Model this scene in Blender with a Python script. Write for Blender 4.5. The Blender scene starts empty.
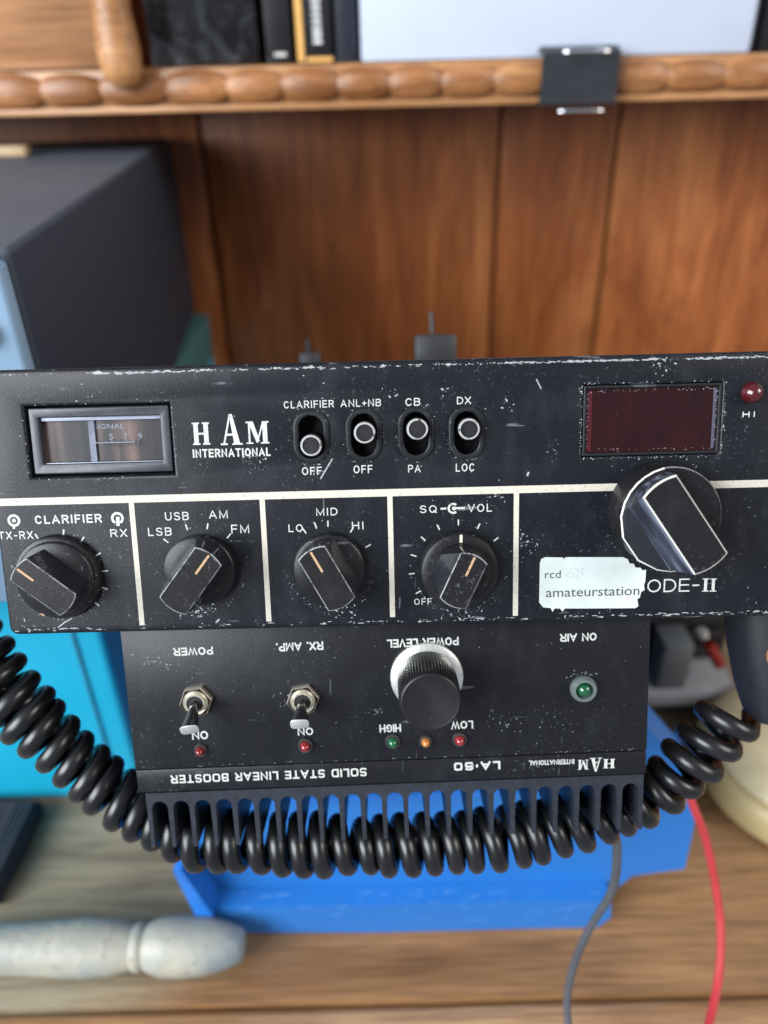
import bpy, bmesh, math, random
from mathutils import Vector, Matrix, Euler
random.seed(7)
R = math.radians
S = bpy.context.scene
COL = S.collection
F = 760.0
H = 0.36                      # camera height over the desk top
PITCH = 31.0
# ------------------------------------------------------------------ camera
cd = bpy.data.cameras.new('camera')
cam = bpy.data.objects.new('camera', cd); COL.objects.link(cam)
Rc = (Euler((R(90-PITCH), 0, 0)).to_matrix() @ Matrix.Rotation(R(-1.42), 3, 'Z'))
CP = Vector((0, 0, H))
cam.matrix_world = Matrix.Translation(CP) @ Rc.to_4x4()
cd.sensor_width = 36; cd.lens = F/1024*36; cd.clip_start = .01; cd.clip_end = 50
cd.dof.use_dof = True; cd.dof.focus_distance = 0.197; cd.dof.aperture_fstop = 7.5
S.camera = cam
def ray(px, py): return (Rc @ Vector(((px-384)/F, (512-py)/F, -1)))
def hit(px, py, p, n):
    d = ray(px, py); n = Vector(n); return CP + d*((Vector(p)-CP).dot(n)/d.dot(n))
def onz(px, py, z=0): return hit(px, py, (0,0,z), (0,0,1))
def ony(px, py, y): return hit(px, py, (0,y,0), (0,1,0))
class Frame:
    def __init__(s, loc, rot):
        s.M = Matrix.Translation(loc) @ rot.to_4x4(); s.I = s.M.inverted()
    def at(s, px, py, h=0):
        n = s.M.to_3x3() @ Vector((0,1,0)); p = s.M @ Vector((0,-h,0))
        q = s.I @ hit(px, py, p, n); return Vector((q.x, q.z))
    def at3(s, px, py, y):
        q = s.at(px, py, -y); return Vector((q.x, y, q.y))
# ------------------------------------------------------------------ materials
def nt(name):
    m = bpy.data.materials.new(name); m.use_nodes = True
    t = m.node_tree; return m, t, t.nodes['Principled BSDF']
def N(t, typ, **k):
    n = t.nodes.new(typ)
    for a, v in k.items():
        if a in n.inputs.keys() if isinstance(a, str) else False: n.inputs[a].default_value = v
        else: setattr(n, a, v)
    return n
def noise(t, scale, detail=4, rough=.55, sx=(1,1,1), dist=0):
    tc = N(t, 'ShaderNodeTexCoord'); mp = N(t, 'ShaderNodeMapping'); mp.inputs['Scale'].default_value = sx
    n = N(t, 'ShaderNodeTexNoise'); n.inputs['Scale'].default_value = scale
    n.inputs['Detail'].default_value = detail; n.inputs['Roughness'].default_value = rough; n.inputs['Distortion'].default_value = dist
    t.links.new(tc.outputs['Object'], mp.inputs[0]); t.links.new(mp.outputs[0], n.inputs[0]); return n.outputs['Fac']
def ramp(t, fac, stops):
    r = N(t, 'ShaderNodeValToRGB'); e = r.color_ramp.elements
    while len(e) < len(stops): e.new(.5)
    for i, (p, c) in enumerate(stops):
        e[i].position = p; e[i].color = (*c, 1) if len(c) == 3 else c
    t.links.new(fac, r.inputs[0]); return r.outputs[0]
def mixc(t, f, a, b, mode='MIX'):
    m = N(t, 'ShaderNodeMix', data_type='RGBA', blend_type=mode)
    for s, v in ((m.inputs[0], f), (m.inputs[6], a), (m.inputs[7], b)):
        if isinstance(v, (int, float)): s.default_value = v
        elif isinstance(v, tuple): s.default_value = (*v, 1)
        else: t.links.new(v, s)
    return m.outputs[2]
def math_(t, op, a, b=None, c=None):
    m = N(t, 'ShaderNodeMath', operation=op)
    for i, v in enumerate((a, b, c)):
        if v is None: continue
        if isinstance(v, (int, float)): m.inputs[i].default_value = v
        else: t.links.new(v, m.inputs[i])
    return m.outputs[0]
def bump(t, b, h, dist, strength=1):
    n = N(t, 'ShaderNodeBump'); n.inputs['Distance'].default_value = dist; n.inputs['Strength'].default_value = strength
    t.links.new(h, n.inputs['Height']); t.links.new(n.outputs[0], b.inputs['Normal'])
def mat(name, col, rough=.5, metal=0, var=.15, scale=60, bmp=0, coat=0, trans=0, ior=1.5, emit=None, es=0):
    m, t, b = nt(name)
    b.inputs['Roughness'].default_value = rough; b.inputs['Metallic'].default_value = metal; b.inputs['IOR'].default_value = ior
    b.inputs['Coat Weight'].default_value = coat; b.inputs['Transmission Weight'].default_value = trans
    f = noise(t, scale)
    c1 = tuple(max(0, x*(1-var)) for x in col); c2 = tuple(min(1, x*(1+var)) for x in col)
    t.links.new(ramp(t, f, [(.3, c1), (.7, c2)]), b.inputs['Base Color'])
    g = noise(t, scale*3)
    r = math_(t, 'MULTIPLY_ADD', g, .25, rough-.1); t.links.new(r, b.inputs['Roughness'])
    if bmp: bump(t, b, noise(t, scale*6), bmp)
    if emit: b.inputs['Emission Color'].default_value = (*emit, 1); b.inputs['Emission Strength'].default_value = es
    return m
def wood(name, dark, mid, light, axis, scale=9, rough=.4, bmp=.0003, grey_patch=None, island=False):
    m, t, b = nt(name)
    sx = {'x': (.09, 1, 1), 'z': (1, 1, .17), 'y': (1, .09, 1)}[axis]
    sf = {'x': (.05, 1, 1), 'z': (1, 1, .04), 'y': (1, .05, 1)}[axis]
    a = noise(t, scale*3, 6, .68, sx, 1.3 if axis == 'z' else .45); f = noise(t, scale*50, 3, .7, sf); big = noise(t, scale*.55, 3, .5, (1,1,.5))
    c = ramp(t, a, [(.28, dark), (.5, mid), (.72, light)])
    c = mixc(t, ramp(t, f, [(.35, (.55,.55,.55)), (.6, (0,0,0))]), c, tuple(x*.45 for x in dark))
    c = mixc(t, .55, c, ramp(t, big, [(.34, (.36,.26,.22)), (.62, (1.0,1.0,1.0))]), 'MULTIPLY')
    if island:
        g = N(t, 'ShaderNodeNewGeometry')
        c = mixc(t, 1.0, c, ramp(t, g.outputs['Random Per Island'], [(0, (.68,.66,.64)), (1, (1.0,1.0,1.0))]), 'MULTIPLY')
    if grey_patch:
        c = mixc(t, ramp(t, grey_patch(t), [(.25, (0,0,0)), (.75, (.85,.85,.85))]), c, mixc(t, ramp(t, noise(t, 90, 5, .7, (.10,1,1)), [(.35,(0,0,0)),(.65,(1,1,1))]), (.075,.07,.045), (.24,.215,.15)))
    t.links.new(c, b.inputs['Base Color'])
    t.links.new(math_(t, 'MULTIPLY_ADD', big, .3, rough-.15), b.inputs['Roughness'])
    bump(t, b, f, bmp); return m
def panel_mat(name, base, ztop=None, zbot=None, dust=1.0, rough=.38):
    """black satin paint with smudges, grime, fine scratches and chipped edges"""
    m, t, b = nt(name)
    cloud = noise(t, 38, 6, .62); speck = noise(t, 900, 3, .7); sm = noise(t, 110, 5, .6, (1,1,.6)); sc = noise(t, 420, 3, .5, (.16,1,1)); sc2 = noise(t, 380, 3, .5, (1,1,.14))
    mask = ramp(t, cloud, [(.46, (0,0,0)), (.66, (1,1,1))])
    sp = ramp(t, speck, [(.60, (0,0,0)), (.68, (1,1,1))])
    f1 = math_(t, 'MULTIPLY', mask, sp); f1 = math_(t, 'MULTIPLY', f1, .22*dust)
    haze_ = math_(t, 'MULTIPLY', ramp(t, sm, [(.5, (0,0,0)), (.85, (1,1,1))]), .035*dust)
    s1 = math_(t, 'MULTIPLY', ramp(t, sc, [(.70, (0,0,0)), (.74, (1,1,1))]), .22*dust)
    s2 = math_(t, 'MULTIPLY', ramp(t, sc2, [(.71, (0,0,0)), (.75, (1,1,1))]), .18*dust)
    f = math_(t, 'MAXIMUM', math_(t, 'MAXIMUM', f1, haze_), math_(t, 'MAXIMUM', s1, s2))
    c = mixc(t, f, base, (.42,.45,.5))
    if ztop is not None:
        tc = N(t, 'ShaderNodeTexCoord'); sep = N(t, 'ShaderNodeSeparateXYZ'); t.links.new(tc.outputs['Object'], sep.inputs[0])
        e1 = noise(t, 150, 6, .75, (1,1,1)); 
        for zz, w, k in ((ztop, .0005, .60), (zbot, .0005, .63)):
            d = math_(t, 'ABSOLUTE', math_(t, 'SUBTRACT', sep.outputs[2], zz))
            d = math_(t, 'DIVIDE', d, w); d = math_(t, 'SUBTRACT', 1, d)
            q = math_(t, 'MULTIPLY', math_(t, 'GREATER_THAN', d, 0), math_(t, 'GREATER_THAN', math_(t, 'ADD', e1, math_(t, 'MULTIPLY', d, .12)), k+.04))
            c = mixc(t, math_(t, 'MULTIPLY', q, .62), c, (.50,.51,.51))
    b.inputs['Specular IOR Level'].default_value = .27
    t.links.new(c, b.inputs['Base Color'])
    t.links.new(math_(t, 'ADD', math_(t, 'MULTIPLY', cloud, .22), math_(t, 'ADD', rough-.12, math_(t, 'MULTIPLY', f, .6))), b.inputs['Roughness'])
    bump(t, b, noise(t, 1500, 2), .00003); return m
def worn_mat(name, white, dark, thr):
    m, t, b = nt(name)
    n = noise(t, 420, 4, .7)
    t.links.new(ramp(t, n, [(thr, dark), (thr+.05, white)]), b.inputs['Base Color']); b.inputs['Roughness'].default_value = .5; return m
def glass_like(name, col, rough=.08, core=None, es=0):
    m, t, b = nt(name)
    b.inputs['Base Color'].default_value = (*col, 1); b.inputs['Roughness'].default_value = rough; b.inputs['IOR'].default_value = 1.5
    b.inputs['Coat Weight'].default_value = .6; b.inputs['Coat Roughness'].default_value = .05
    g = noise(t, 300); t.links.new(math_(t, 'MULTIPLY_ADD', g, .12, rough), b.inputs['Roughness']); return m
def print_mat(name, col):
    m, t, b = nt(name)
    n = noise(t, 1300, 3, .7)
    t.links.new(ramp(t, n, [(.30, tuple(x*.35 for x in col)), (.42, col)]), b.inputs['Base Color']); b.inputs['Roughness'].default_value = .6; return m
WHITE = print_mat('white_print', (.47,.48,.46)); CREAM = print_mat('cream_line', (.50,.47,.40))
# ------------------------------------------------------------------ mesh helpers
def finish(bm, ang=35):
    bmesh.ops.recalc_face_normals(bm, faces=bm.faces)
    for f in bm.faces: f.smooth = True
    for e in bm.edges:
        e.smooth = len(e.link_faces) == 2 and e.calc_face_angle(0) < R(ang)
def obj(name, bm, m, parent=None, loc=None, rot=None, ang=35, recalc=True):
    me = bpy.data.meshes.new(name)
    if recalc: finish(bm, ang)
    bm.to_mesh(me); bm.free()
    for k in (m if isinstance(m, (list, tuple)) else [m]): me.materials.append(k)
    o = bpy.data.objects.new(name, me); COL.objects.link(o)
    if parent: o.parent = parent
    if loc is not None: o.location = loc
    if rot is not None: o.rotation_euler = rot
    return o
def tag(o, label=None, cat=None, group=None, kind=None):
    for k, v in (('label', label), ('category', cat), ('group', group), ('kind', kind)):
        if v: o[k] = v
    return o
def empty(name, M, label, cat, group=None):
    o = bpy.data.objects.new(name, None); COL.objects.link(o); o.empty_display_size = .02
    o.matrix_world = M; return tag(o, label, cat, group)
def box(bm, x0, x1, y0, y1, z0, z1, bev=0, seg=2, M=None):
    vs = [bm.verts.new((x, y, z)) for x in (x0, x1) for y in (y0, y1) for z in (z0, z1)]
    fs = [bm.faces.new([vs[i] for i in q]) for q in ((0,1,3,2), (4,6,7,5), (0,4,5,1), (2,3,7,6), (0,2,6,4), (1,5,7,3))]
    if bev:
        es = list({e for f in fs for e in f.edges})
        r = bmesh.ops.bevel(bm, geom=es, offset=bev, segments=seg, affect='EDGES', profile=.5)
        vs = list({v for f in r['faces'] for v in f.verts})
    if M:
        bmesh.ops.transform(bm, matrix=M, verts=vs)
    return vs
def loft(bm, rings, cap0=True, cap1=True, closed=True, mi=None):
    V = [[bm.verts.new(p) for p in r] for r in rings]; n = len(V[0])
    for k in range(len(V)-1):
        for i in range(n if closed else n-1):
            f = bm.faces.new((V[k][i], V[k][(i+1) % n], V[k+1][(i+1) % n], V[k+1][i]))
            if mi: f.material_index = mi[k]
    if cap0: bm.faces.new(V[0][::-1])
    if cap1:
        f = bm.faces.new(V[-1])
        if mi: f.material_index = mi[-1]
    return V
def lathe(bm, prof, c, seg=40, knurl=0, mi=None):
    """profile [(radius, height)] turned about the panel normal; height grows towards the viewer"""
    rings = []
    for q, (r, h) in enumerate(prof):
        rr = []
        for i in range(seg):
            a = 2*math.pi*i/seg
            k = r*(1+(knurl if (i % 2 and 0 < q < len(prof)-1) else 0))
            rr.append((c[0]+k*math.cos(a), -h, c[1]+k*math.sin(a)))
        rings.append(rr)
    loft(bm, rings, mi=mi)
def prism(bm, poly, y0, y1, bev=0):
    n0 = len(bm.verts)
    V = loft(bm, [[(p[0], y, p[1]) for p in poly] for y in (y1, y0)])
    if bev:
        es = {e for r in V for v in r for e in v.link_edges}
        es = [e for e in es if e.calc_face_angle(0) > .6]
        bmesh.ops.bevel(bm, geom=es, offset=bev, segments=2, affect='EDGES')
def catmull(P, n=12):
    P = [Vector(p) for p in P]; P = [P[0]*2-P[1]] + P + [P[-1]*2-P[-2]]; out = []
    for i in range(1, len(P)-2):
        a, b, c, d = P[i-1:i+3]
        for k in range(n):
            t = k/n
            out.append(.5*((2*b)+(c-a)*t+(2*a-5*b+4*c-d)*t*t+(3*b-a-3*c+d)*t**3))
    out.append(P[-2]); return out
def tube(bm, pts, r, seg=10):
    pts = [Vector(p) for p in pts]; rings = []; up = None
    for i, p in enumerate(pts):
        t = (pts[min(i+1, len(pts)-1)]-pts[max(i-1, 0)]).normalized()
        if up is None: up = t.orthogonal().normalized()
        up = (up-t*up.dot(t)).normalized(); s = t.cross(up)
        rr = r(i/(len(pts)-1)) if callable(r) else r
        rings.append([p+(up*math.cos(2*math.pi*k/seg)+s*math.sin(2*math.pi*k/seg))*rr for k in range(seg)])
    loft(bm, rings)
def curve_plate(outer, holes, th, bev, res=2):
    """flat plate with holes in the x-z plane, front face at y=0, back at y=th"""
    c = bpy.data.curves.new('plate', 'CURVE'); c.dimensions = '2D'; c.fill_mode = 'BOTH'
    for poly in [outer]+holes:
        s = c.splines.new('POLY'); s.points.add(len(poly)-1)
        for i, p in enumerate(poly): s.points[i].co = (p[0]*100, p[1]*100, 0, 1)
        s.use_cyclic_u = True
    c.extrude = (th/2-bev)*100; c.bevel_depth = bev*100; c.offset = -bev*100; c.bevel_resolution = res
    o = bpy.data.objects.new('plate', c); COL.objects.link(o)
    bpy.context.view_layer.update(); dg = bpy.context.evaluated_depsgraph_get()
    me = bpy.data.meshes.new_from_object(o.evaluated_get(dg)); bm = bmesh.new(); bm.from_mesh(me)
    bpy.data.objects.remove(o); bpy.data.curves.remove(c); bpy.data.meshes.remove(me)
    for v in bm.verts: v.co = Vector((v.co.x/100, -v.co.z/100+th/2, v.co.y/100))
    bmesh.ops.remove_doubles(bm, verts=bm.verts, dist=1e-6); return bm
def rrect(x0, x1, z0, z1, r, n=6):
    out = []
    for cx, cz, a0 in ((x1-r, z1-r, 0), (x0+r, z1-r, 90), (x0+r, z0+r, 180), (x1-r, z0+r, 270)):
        for k in range(n+1):
            a = R(a0+90*k/n); out.append((cx+r*math.cos(a), cz+r*math.sin(a)))
    return out
def rect4(bm, pts, h, th=.00006):
    """thin quad-ish polygon of print lying on the panel face; h = height proud"""
    loft(bm, [[(p[0], 0.00002, p[1]) for p in pts], [(p[0], -h, p[1]) for p in pts]])
def text(bm, s, c, w, hh, h=.00006, flip=False, bold=0, rot=0, spacing=1.0):
    """lettering of width w and height hh centred on c"""
    cu = bpy.data.curves.new('t', 'FONT'); cu.body = s; cu.size = 1; cu.extrude = 0; cu.offset = bold; cu.resolution_u = 3; cu.space_character = spacing
    o = bpy.data.objects.new('t', cu); COL.objects.link(o)
    bpy.context.view_layer.update(); dg = bpy.context.evaluated_depsgraph_get()
    me = bpy.data.meshes.new_from_object(o.evaluated_get(dg)); b2 = bmesh.new(); b2.from_mesh(me)
    bpy.data.objects.remove(o); bpy.data.curves.remove(cu)
    xs = [v.co.x for v in b2.verts]; ys = [v.co.y for v in b2.verts]
    x0, x1, y0, y1 = min(xs), max(xs), min(ys), max(ys); sg = -1 if flip else 1; ca, sa = math.cos(rot), math.sin(rot)
    for v in b2.verts:
        u = ((v.co.x-x0)/(x1-x0)-.5)*w*sg; q = ((v.co.y-y0)/(y1-y0)-.5)*hh*sg
        v.co = Vector((c[0]+u*ca-q*sa, -h, c[1]+u*sa+q*ca))
    m2 = bpy.data.meshes.new('t'); b2.to_mesh(m2); b2.free(); bm.from_mesh(m2); bpy.data.meshes.remove(m2); bpy.data.meshes.remove(me)
# plain capitals drawn as even strokes: round (grotesque) or squared off
def arc(cx, cy, rx, ry, a0, a1, sq=1.0, n=10):
    out = []
    for k in range(n+1):
        a = R(a0+(a1-a0)*k/n); c_, s_ = math.cos(a), math.sin(a)
        out.append((cx+rx*math.copysign(abs(c_)**sq, c_), cy+ry*math.copysign(abs(s_)**sq, s_)))
    return out
def glyphs(q):
    f = lambda *a: arc(*a, sq=q)
    return {
    'A': (.80, [[(0,0),(.5,1),(1,0)], [(.17,.32),(.83,.32)]]), 'B': (.68, [[(0,0),(0,1),(.55,1)]+f(.55,.77,.42,.23,90,-90)+[(0,.54)], [(.6,.54)]+f(.6,.27,.40,.27,90,-90)+[(0,0)]]),
    'C': (.74, [f(.5,.5,.5,.5,42,318)]), 'D': (.72, [[(0,0),(0,1),(.4,1)]+f(.4,.5,.6,.5,90,-90)+[(0,0)]]), 'E': (.60, [[(1,1),(0,1),(0,0),(1,0)], [(0,.52),(.92,.52)]]),
    'F': (.56, [[(1,1),(0,1),(0,0)], [(0,.50),(.9,.50)]]), 'G': (.78, [f(.5,.5,.5,.5,45,350)+[(1,.48),(.58,.48)]]), 'H': (.72, [[(0,0),(0,1)], [(1,0),(1,1)], [(0,.52),(1,.52)]]),
    'I': (.02, [[(.5,0),(.5,1)]]), 'L': (.52, [[(0,1),(0,0),(1,0)]]), 'M': (.86, [[(0,0),(0,1),(.5,.05),(1,1),(1,0)]]), 'N': (.72, [[(0,0),(0,1),(1,0),(1,1)]]),
    'O': (.80, [f(.5,.5,.5,.5,90,450)]), '0': (.66, [f(.5,.5,.5,.5,90,450)]), '6': (.64, [f(.5,.5,.5,.5,50,180)+f(.5,.29,.5,.29,180,540)]), 'P': (.66, [[(0,0),(0,1),(.6,1)]+f(.6,.73,.40,.27,90,-90)+[(0,.46)]]),
    'Q': (.80, [f(.5,.5,.5,.5,90,450), [(.62,.25),(1,-.02)]]), 'R': (.70, [[(0,0),(0,1),(.6,1)]+f(.6,.75,.38,.25,90,-90)+[(0,.50)], [(.55,.5),(1,0)]]),
    'S': (.66, [f(.5,.76,.46,.24,25,270)+f(.5,.26,.5,.26,90,-155)]), 'T': (.66, [[(0,1),(1,1)], [(.5,1),(.5,0)]]), 'U': (.70, [[(0,1)]+f(.5,.36,.5,.36,180,360)+[(1,1)]]), 'V': (.74, [[(0,1),(.5,0),(1,1)]]),
    'W': (1.0, [[(0,1),(.26,0),(.5,1),(.74,0),(1,1)]]), 'X': (.70, [[(0,1),(1,0)], [(0,0),(1,1)]]), '+': (.5, [[(0,.45),(1,.45)], [(.5,.2),(.5,.7)]]), '-': (.34, [[(0,.44),(1,.44)]]),
    '.': (.02, [[(.5,0),(.5,.05)]]), '·': (.06, [[(.5,.42),(.5,.58)]]), ' ': (.28, [])}
GR, GS = glyphs(1.0), glyphs(.45)
def strokes(bm, s, c, w, hh, wt=.15, sp=.26, sq=False, flip=False, rot=0, h=.00006):
    g = GS if sq else GR; x = 0; items = []
    for ch in s:
        wd, ls = g[ch]; items.append((x, wd, ls)); x += wd+sp+wt*.6
    tot = x-sp-wt*.6; t_ = wt*hh; kx = (w-t_)/tot; kz = hh-t_; sg = -1 if flip else 1; ca, sa = math.cos(rot), math.sin(rot); j = 0
    for x0_, wd, ls in items:
        for pl in ls:
            P_ = [Vector((-w/2+t_/2+(x0_+u*wd)*kx, -hh/2+t_/2+v*kz)) for u, v in pl]
            P_ = [p for i, p in enumerate(P_) if i == 0 or (p-P_[i-1]).length > 1e-7]
            if len(P_) < 2: continue
            closed = (P_[0]-P_[-1]).length < 1e-7 and len(P_) > 3
            Lf, Rt = [], []
            for i, p in enumerate(P_):
                a = P_[i-1] if i else (P_[-2] if closed else None); b_ = P_[i+1] if i < len(P_)-1 else (P_[1] if closed else None)
                d0 = (p-a).normalized() if a is not None else (b_-p).normalized(); d1 = (b_-p).normalized() if b_ is not None else d0
                n0 = Vector((-d0.y, d0.x)); n1 = Vector((-d1.y, d1.x)); m_ = (n0+n1)
                m_ = m_.normalized() if m_.length > 1e-4 else n0
                k_ = min(1/max(m_.dot(n0), .3), 1.8)*t_/2; q = p
                if not closed and i == 0: q = p-d1*t_*.5
                if not closed and i == len(P_)-1: q = p+d0*t_*.5
                Lf.append(q+m_*k_); Rt.append(q-m_*k_)
            hj = h+(j % 3)*.000004; j += 1
            V = [[bm.verts.new((c[0]+(p.x*ca-p.y*sa)*sg, -hj, c[1]+(p.x*sa+p.y*ca)*sg)) for p in side] for side in (Lf, Rt)]
            for i in range(len(Lf)-1): bm.faces.new((V[0][i], V[1][i], V[1][i+1], V[0][i+1]))
# serif capitals drawn as strokes in a unit box
SERIF = {
 'H': [((.08,0),(.34,0),(.34,1),(.08,1)), ((.66,0),(.92,0),(.92,1),(.66,1)), ((.3,.46),(.7,.46),(.7,.54),(.3,.54)),
       ((0,0),(.42,0),(.42,.07),(0,.07)), ((0,.93),(.42,.93),(.42,1),(0,1)), ((.58,0),(1,0),(1,.07),(.58,.07)), ((.58,.93),(1,.93),(1,1),(.58,1))],
 'A': [((.10,0),(.19,0),(.52,1),(.44,1)), ((.62,0),(.90,0),(.58,1),(.44,1)), ((.22,.30),(.7,.30),(.68,.37),(.24,.37)),
       ((0,0),(.32,0),(.32,.055),(0,.055)), ((.52,0),(1,0),(1,.055),(.52,.055))],
 'M': [((.10,0),(.18,0),(.18,1),(.10,1)), ((.72,0),(.92,0),(.92,1),(.72,1)), ((.10,1),(.32,1),(.58,.12),(.44,.05)), ((.44,.05),(.50,.05),(.80,1),(.72,1)),
       ((0,0),(.3,0),(.3,.06),(0,.06)), ((.62,0),(1,0),(1,.06),(.62,.06)), ((0,.93),(.28,.93),(.28,1),(0,1)), ((.74,.93),(1,.93),(1,1),(.74,1))],
 'I': [((.3,0),(.7,0),(.7,1),(.3,1)), ((.05,0),(.95,0),(.95,.07),(.05,.07)), ((.05,.93),(.95,.93),(.95,1),(.05,1))]}
def serif(bm, ch, c, w, hh, flip=False):
    sg = -1 if flip else 1
    for k, q in enumerate(SERIF[ch]):
        rect4(bm, [(c[0]+(x-.5)*w*sg, c[1]+(z-.5)*hh*sg) for x, z in q], .00006+.000004*k)
def ringmark(bm, c, r0, r1, a0=0, a1=360, h=.00006, n=28):
    for k in range(n):
        a, b = R(a0+(a1-a0)*k/n), R(a0+(a1-a0)*(k+1)/n)
        rect4(bm, [(c[0]+r*math.cos(t), c[1]+r*math.sin(t)) for r, t in ((r0,a),(r1,a),(r1,b),(r0,b))], h)
# zoom windows used while measuring the photograph: scale, x offset, y offset
Z = {1: (2.648,0,340), 2: (2.743,260,360), 3: (2.866,500,340), 4: (2.327,170,380), 5: (3.88,570,360), 6: (3.94,0,380), 7: (2.648,110,620), 8: (2.648,370,620), 0: (1,0,0)}
def zp(z, x, y): s, a, b = Z[z]; return x/s+a, y/s+b

# ================================================================== RADIO
TILT = 20.0
D = 0.195
rot_r = Matrix.Rotation(R(-TILT), 3, 'X')
p0 = CP + ray(384, 495)*D
nrm = rot_r @ Vector((0,1,0))
base = hit(384, 622, p0, nrm)
RF = Frame(base, rot_r)
radio = empty('cb_radio', RF.M, 'worn black radio transceiver with red display and five pointer knobs, above the amplifier', 'radio')
PXM = D/F
bl = RF.at(6, 631); tl = RF.at(-14, 369); br = RF.at(775, 612); tr = RF.at(788, 352)
x0r, x1r = (bl.x+tl.x)/2-.0007, (br.x+tr.x)/2; z0r, z1r = (bl.y+br.y)/2-.0012, (tl.y+tr.y)/2
ymir = {}
def rc(z, x, y, h=0): return RF.at(*zp(z, x, y), h)
BLACK = panel_mat('black_panel_paint', (.0065,.0075,.011), z1r-.0012, z0r+.0010)
CASE = panel_mat('black_case_paint', (.012,.013,.015), dust=.5)
HOLE = mat('dark_recess', (.004,.004,.005), .6)
def rect_of(z, xa, ya, xb, yb):
    a, b, c, d = rc(z, xa, ya), rc(z, xb, ya), rc(z, xb, yb), rc(z, xa, yb)
    return (a.x+d.x)/2, (b.x+c.x)/2, (c.y+d.y)/2, (a.y+b.y)/2
MR = rect_of(1, 72, 172, 455, 360); DR = rect_of(3, 238, 126, 634, 330)
slots = [rc(2, 141, 211), rc(2, 285, 206), rc(2, 428, 202), rc(2, 567, 200)]
sw, sh = .0033, .0056
panel_bm = curve_plate(rrect(x0r, x1r, z0r, z1r, .0022), [
    [(MR[0],MR[2]),(MR[0],MR[3]),(MR[1],MR[3]),(MR[1],MR[2])], [(DR[0],DR[2]),(DR[0],DR[3]),(DR[1],DR[3]),(DR[1],DR[2])]] +
    [rrect(c.x-sw, c.x+sw, c.y-sh, c.y+sh, sw*.98)[::-1] for c in slots], .006, .0009, 3)
fp = obj('front_panel', panel_bm, BLACK, radio, ang=30)
b = bmesh.new(); box(b, x0r+.003, x1r-.003, .0062, .19, z0r+.0015, z1r-.0012, .0008)
obj('case', b, CASE, radio)
# dividing lines
b = bmesh.new()
def line(bm, p, q, w, h=.00005):
    d = (q-p).normalized(); n = Vector((-d.y, d.x))*w/2
    rect4(bm, [p-n, q-n, q+n, p+n], h)
hl = [rc(1, 0, 424), rc(3, 768, 417)]
zl = (hl[0].y+hl[1].y)/2
line(b, Vector((x0r+.0008, zl)), Vector((x1r-.0008, zl)), .0019)
for z, xa, ya, xb, yb in ((1,350,440,375,755), (1,697,435,710,745), (2,357,375,363,705), (3,45,440,46,790)):
    p, q = rc(z, xa, ya), rc(z, xb, yb); xm = (p.x+q.x)/2
    line(b, Vector((xm, zl-.00095)), Vector((xm, q.y)), .00135, .000046)
obj('dividing_lines', b, CREAM, fp, ang=30)
# lettering
b = bmesh.new()
def rt(s, z, xa, xb, ya, yb, bold=.012, sp=.36):
    c = rc(z, (xa+xb)/2, (ya+yb)/2); s_ = Z[z][0]
    strokes(b, s, c, (xb-xa)/s_*PXM*1.0, (yb-ya)/s_*PXM*.98, wt=.12+bold*1.5, sp=sp if sp < 1 else .26)
rt('CLARIFIER',4,266,380,48,65); rt('ANL+NB',4,398,490,45,62); rt('CB',4,548,582,42,60,.012,1.15); rt('DX',4,668,700,39,56,.012,1.15)
rt('OFF',4,307,353,202,221); rt('OFF',4,427,471,198,217); rt('PA',4,554,583,197,215); rt('LOC',4,665,709,194,213)
rt('CLARIFIER',1,92,270,462,486,.04); rt('TX-RX',1,-4,88,506,528,.02); rt('RX',1,292,337,500,522,.02)
rt('USB',1,437,500,455,478); rt('AM',1,553,603,450,473); rt('LSB',1,392,455,496,519); rt('FM',1,612,660,488,512)
rt('MID',2,154,213,405,427); rt('LO',2,78,118,450,472); rt('HI',2,252,284,443,465,.015,.4)
rt('SQ',2,438,485,398,420); rt('VOL',2,570,636,394,417); rt('OFF',2,422,472,653,672)
rt('HI',3,695,730,205,221,.06,.5)
rt('ODE',3,420,545,683,724,-.01,.2); line(b, rc(3,551,703), rc(3,571,702.5), .0004, .00006)
obj('lettering', b, WHITE, fp, ang=30, recalc=False); b = bmesh.new(); rt('INTERNATIONAL',4,54,233,159,179,.045,.36)
for ch, xa, xb, ya, yb in (('H',510,555,219,277), ('A',583,640,197,277), ('M',652,712,216,274)):
    c = rc(1, (xa+xb)/2, (ya+yb)/2); serif(b, ch, c, (xb-xa)/2.648*PXM, (yb-ya)/2.648*PXM)
obj('logo', b, WHITE, fp, ang=30, recalc=False); b = bmesh.new()
for xa, xb in ((578,600), (600,622)):
    c = rc(3, (xa+xb)/2, 702); serif(b, 'I', c, (xb-xa)/2.866*PXM*.97, 40/2.866*PXM)
ringmark(b, rc(1,37,478), .0010, .00165); ringmark(b, rc(1,37,478), 0.0001, .0005)
line(b, rc(1,37,494), rc(1,37,500), .0006, .00008)
ringmark(b, rc(1,311,472), .0010, .00165, -60, 240); line(b, rc(1,312,468), rc(1,313,492), .0009, .00008)
ringmark(b, rc(2,530,407), .0009, .00145, 50, 310); ringmark(b, rc(2,532,407), 0.0001, .0005)
line(b, rc(2,495,408), rc(2,511,407), .0005, .00008); line(b, rc(2,536,406), rc(2,562,406), .0005, .00008)
def ticks(c, r0, r1, angs, w=.00035):
    for a in angs:
        d = Vector((math.sin(R(a)), math.cos(R(a)))); line(b, c+d*r0, c+d*r1, w)
KC = {'clar': rc(6,238,772), 'mode': rc(1,533,606), 'mid': rc(2,191,568), 'vol': rc(2,545,572), 'tune': rc(5,340,585)}
ticks(KC['clar'], .0112, .0126, (-25, 10, 35, 62, 85, 108, 132), .0004)
ticks(KC['mode'], .0108, .0124, (-48, -15, 12, 42))
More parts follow.
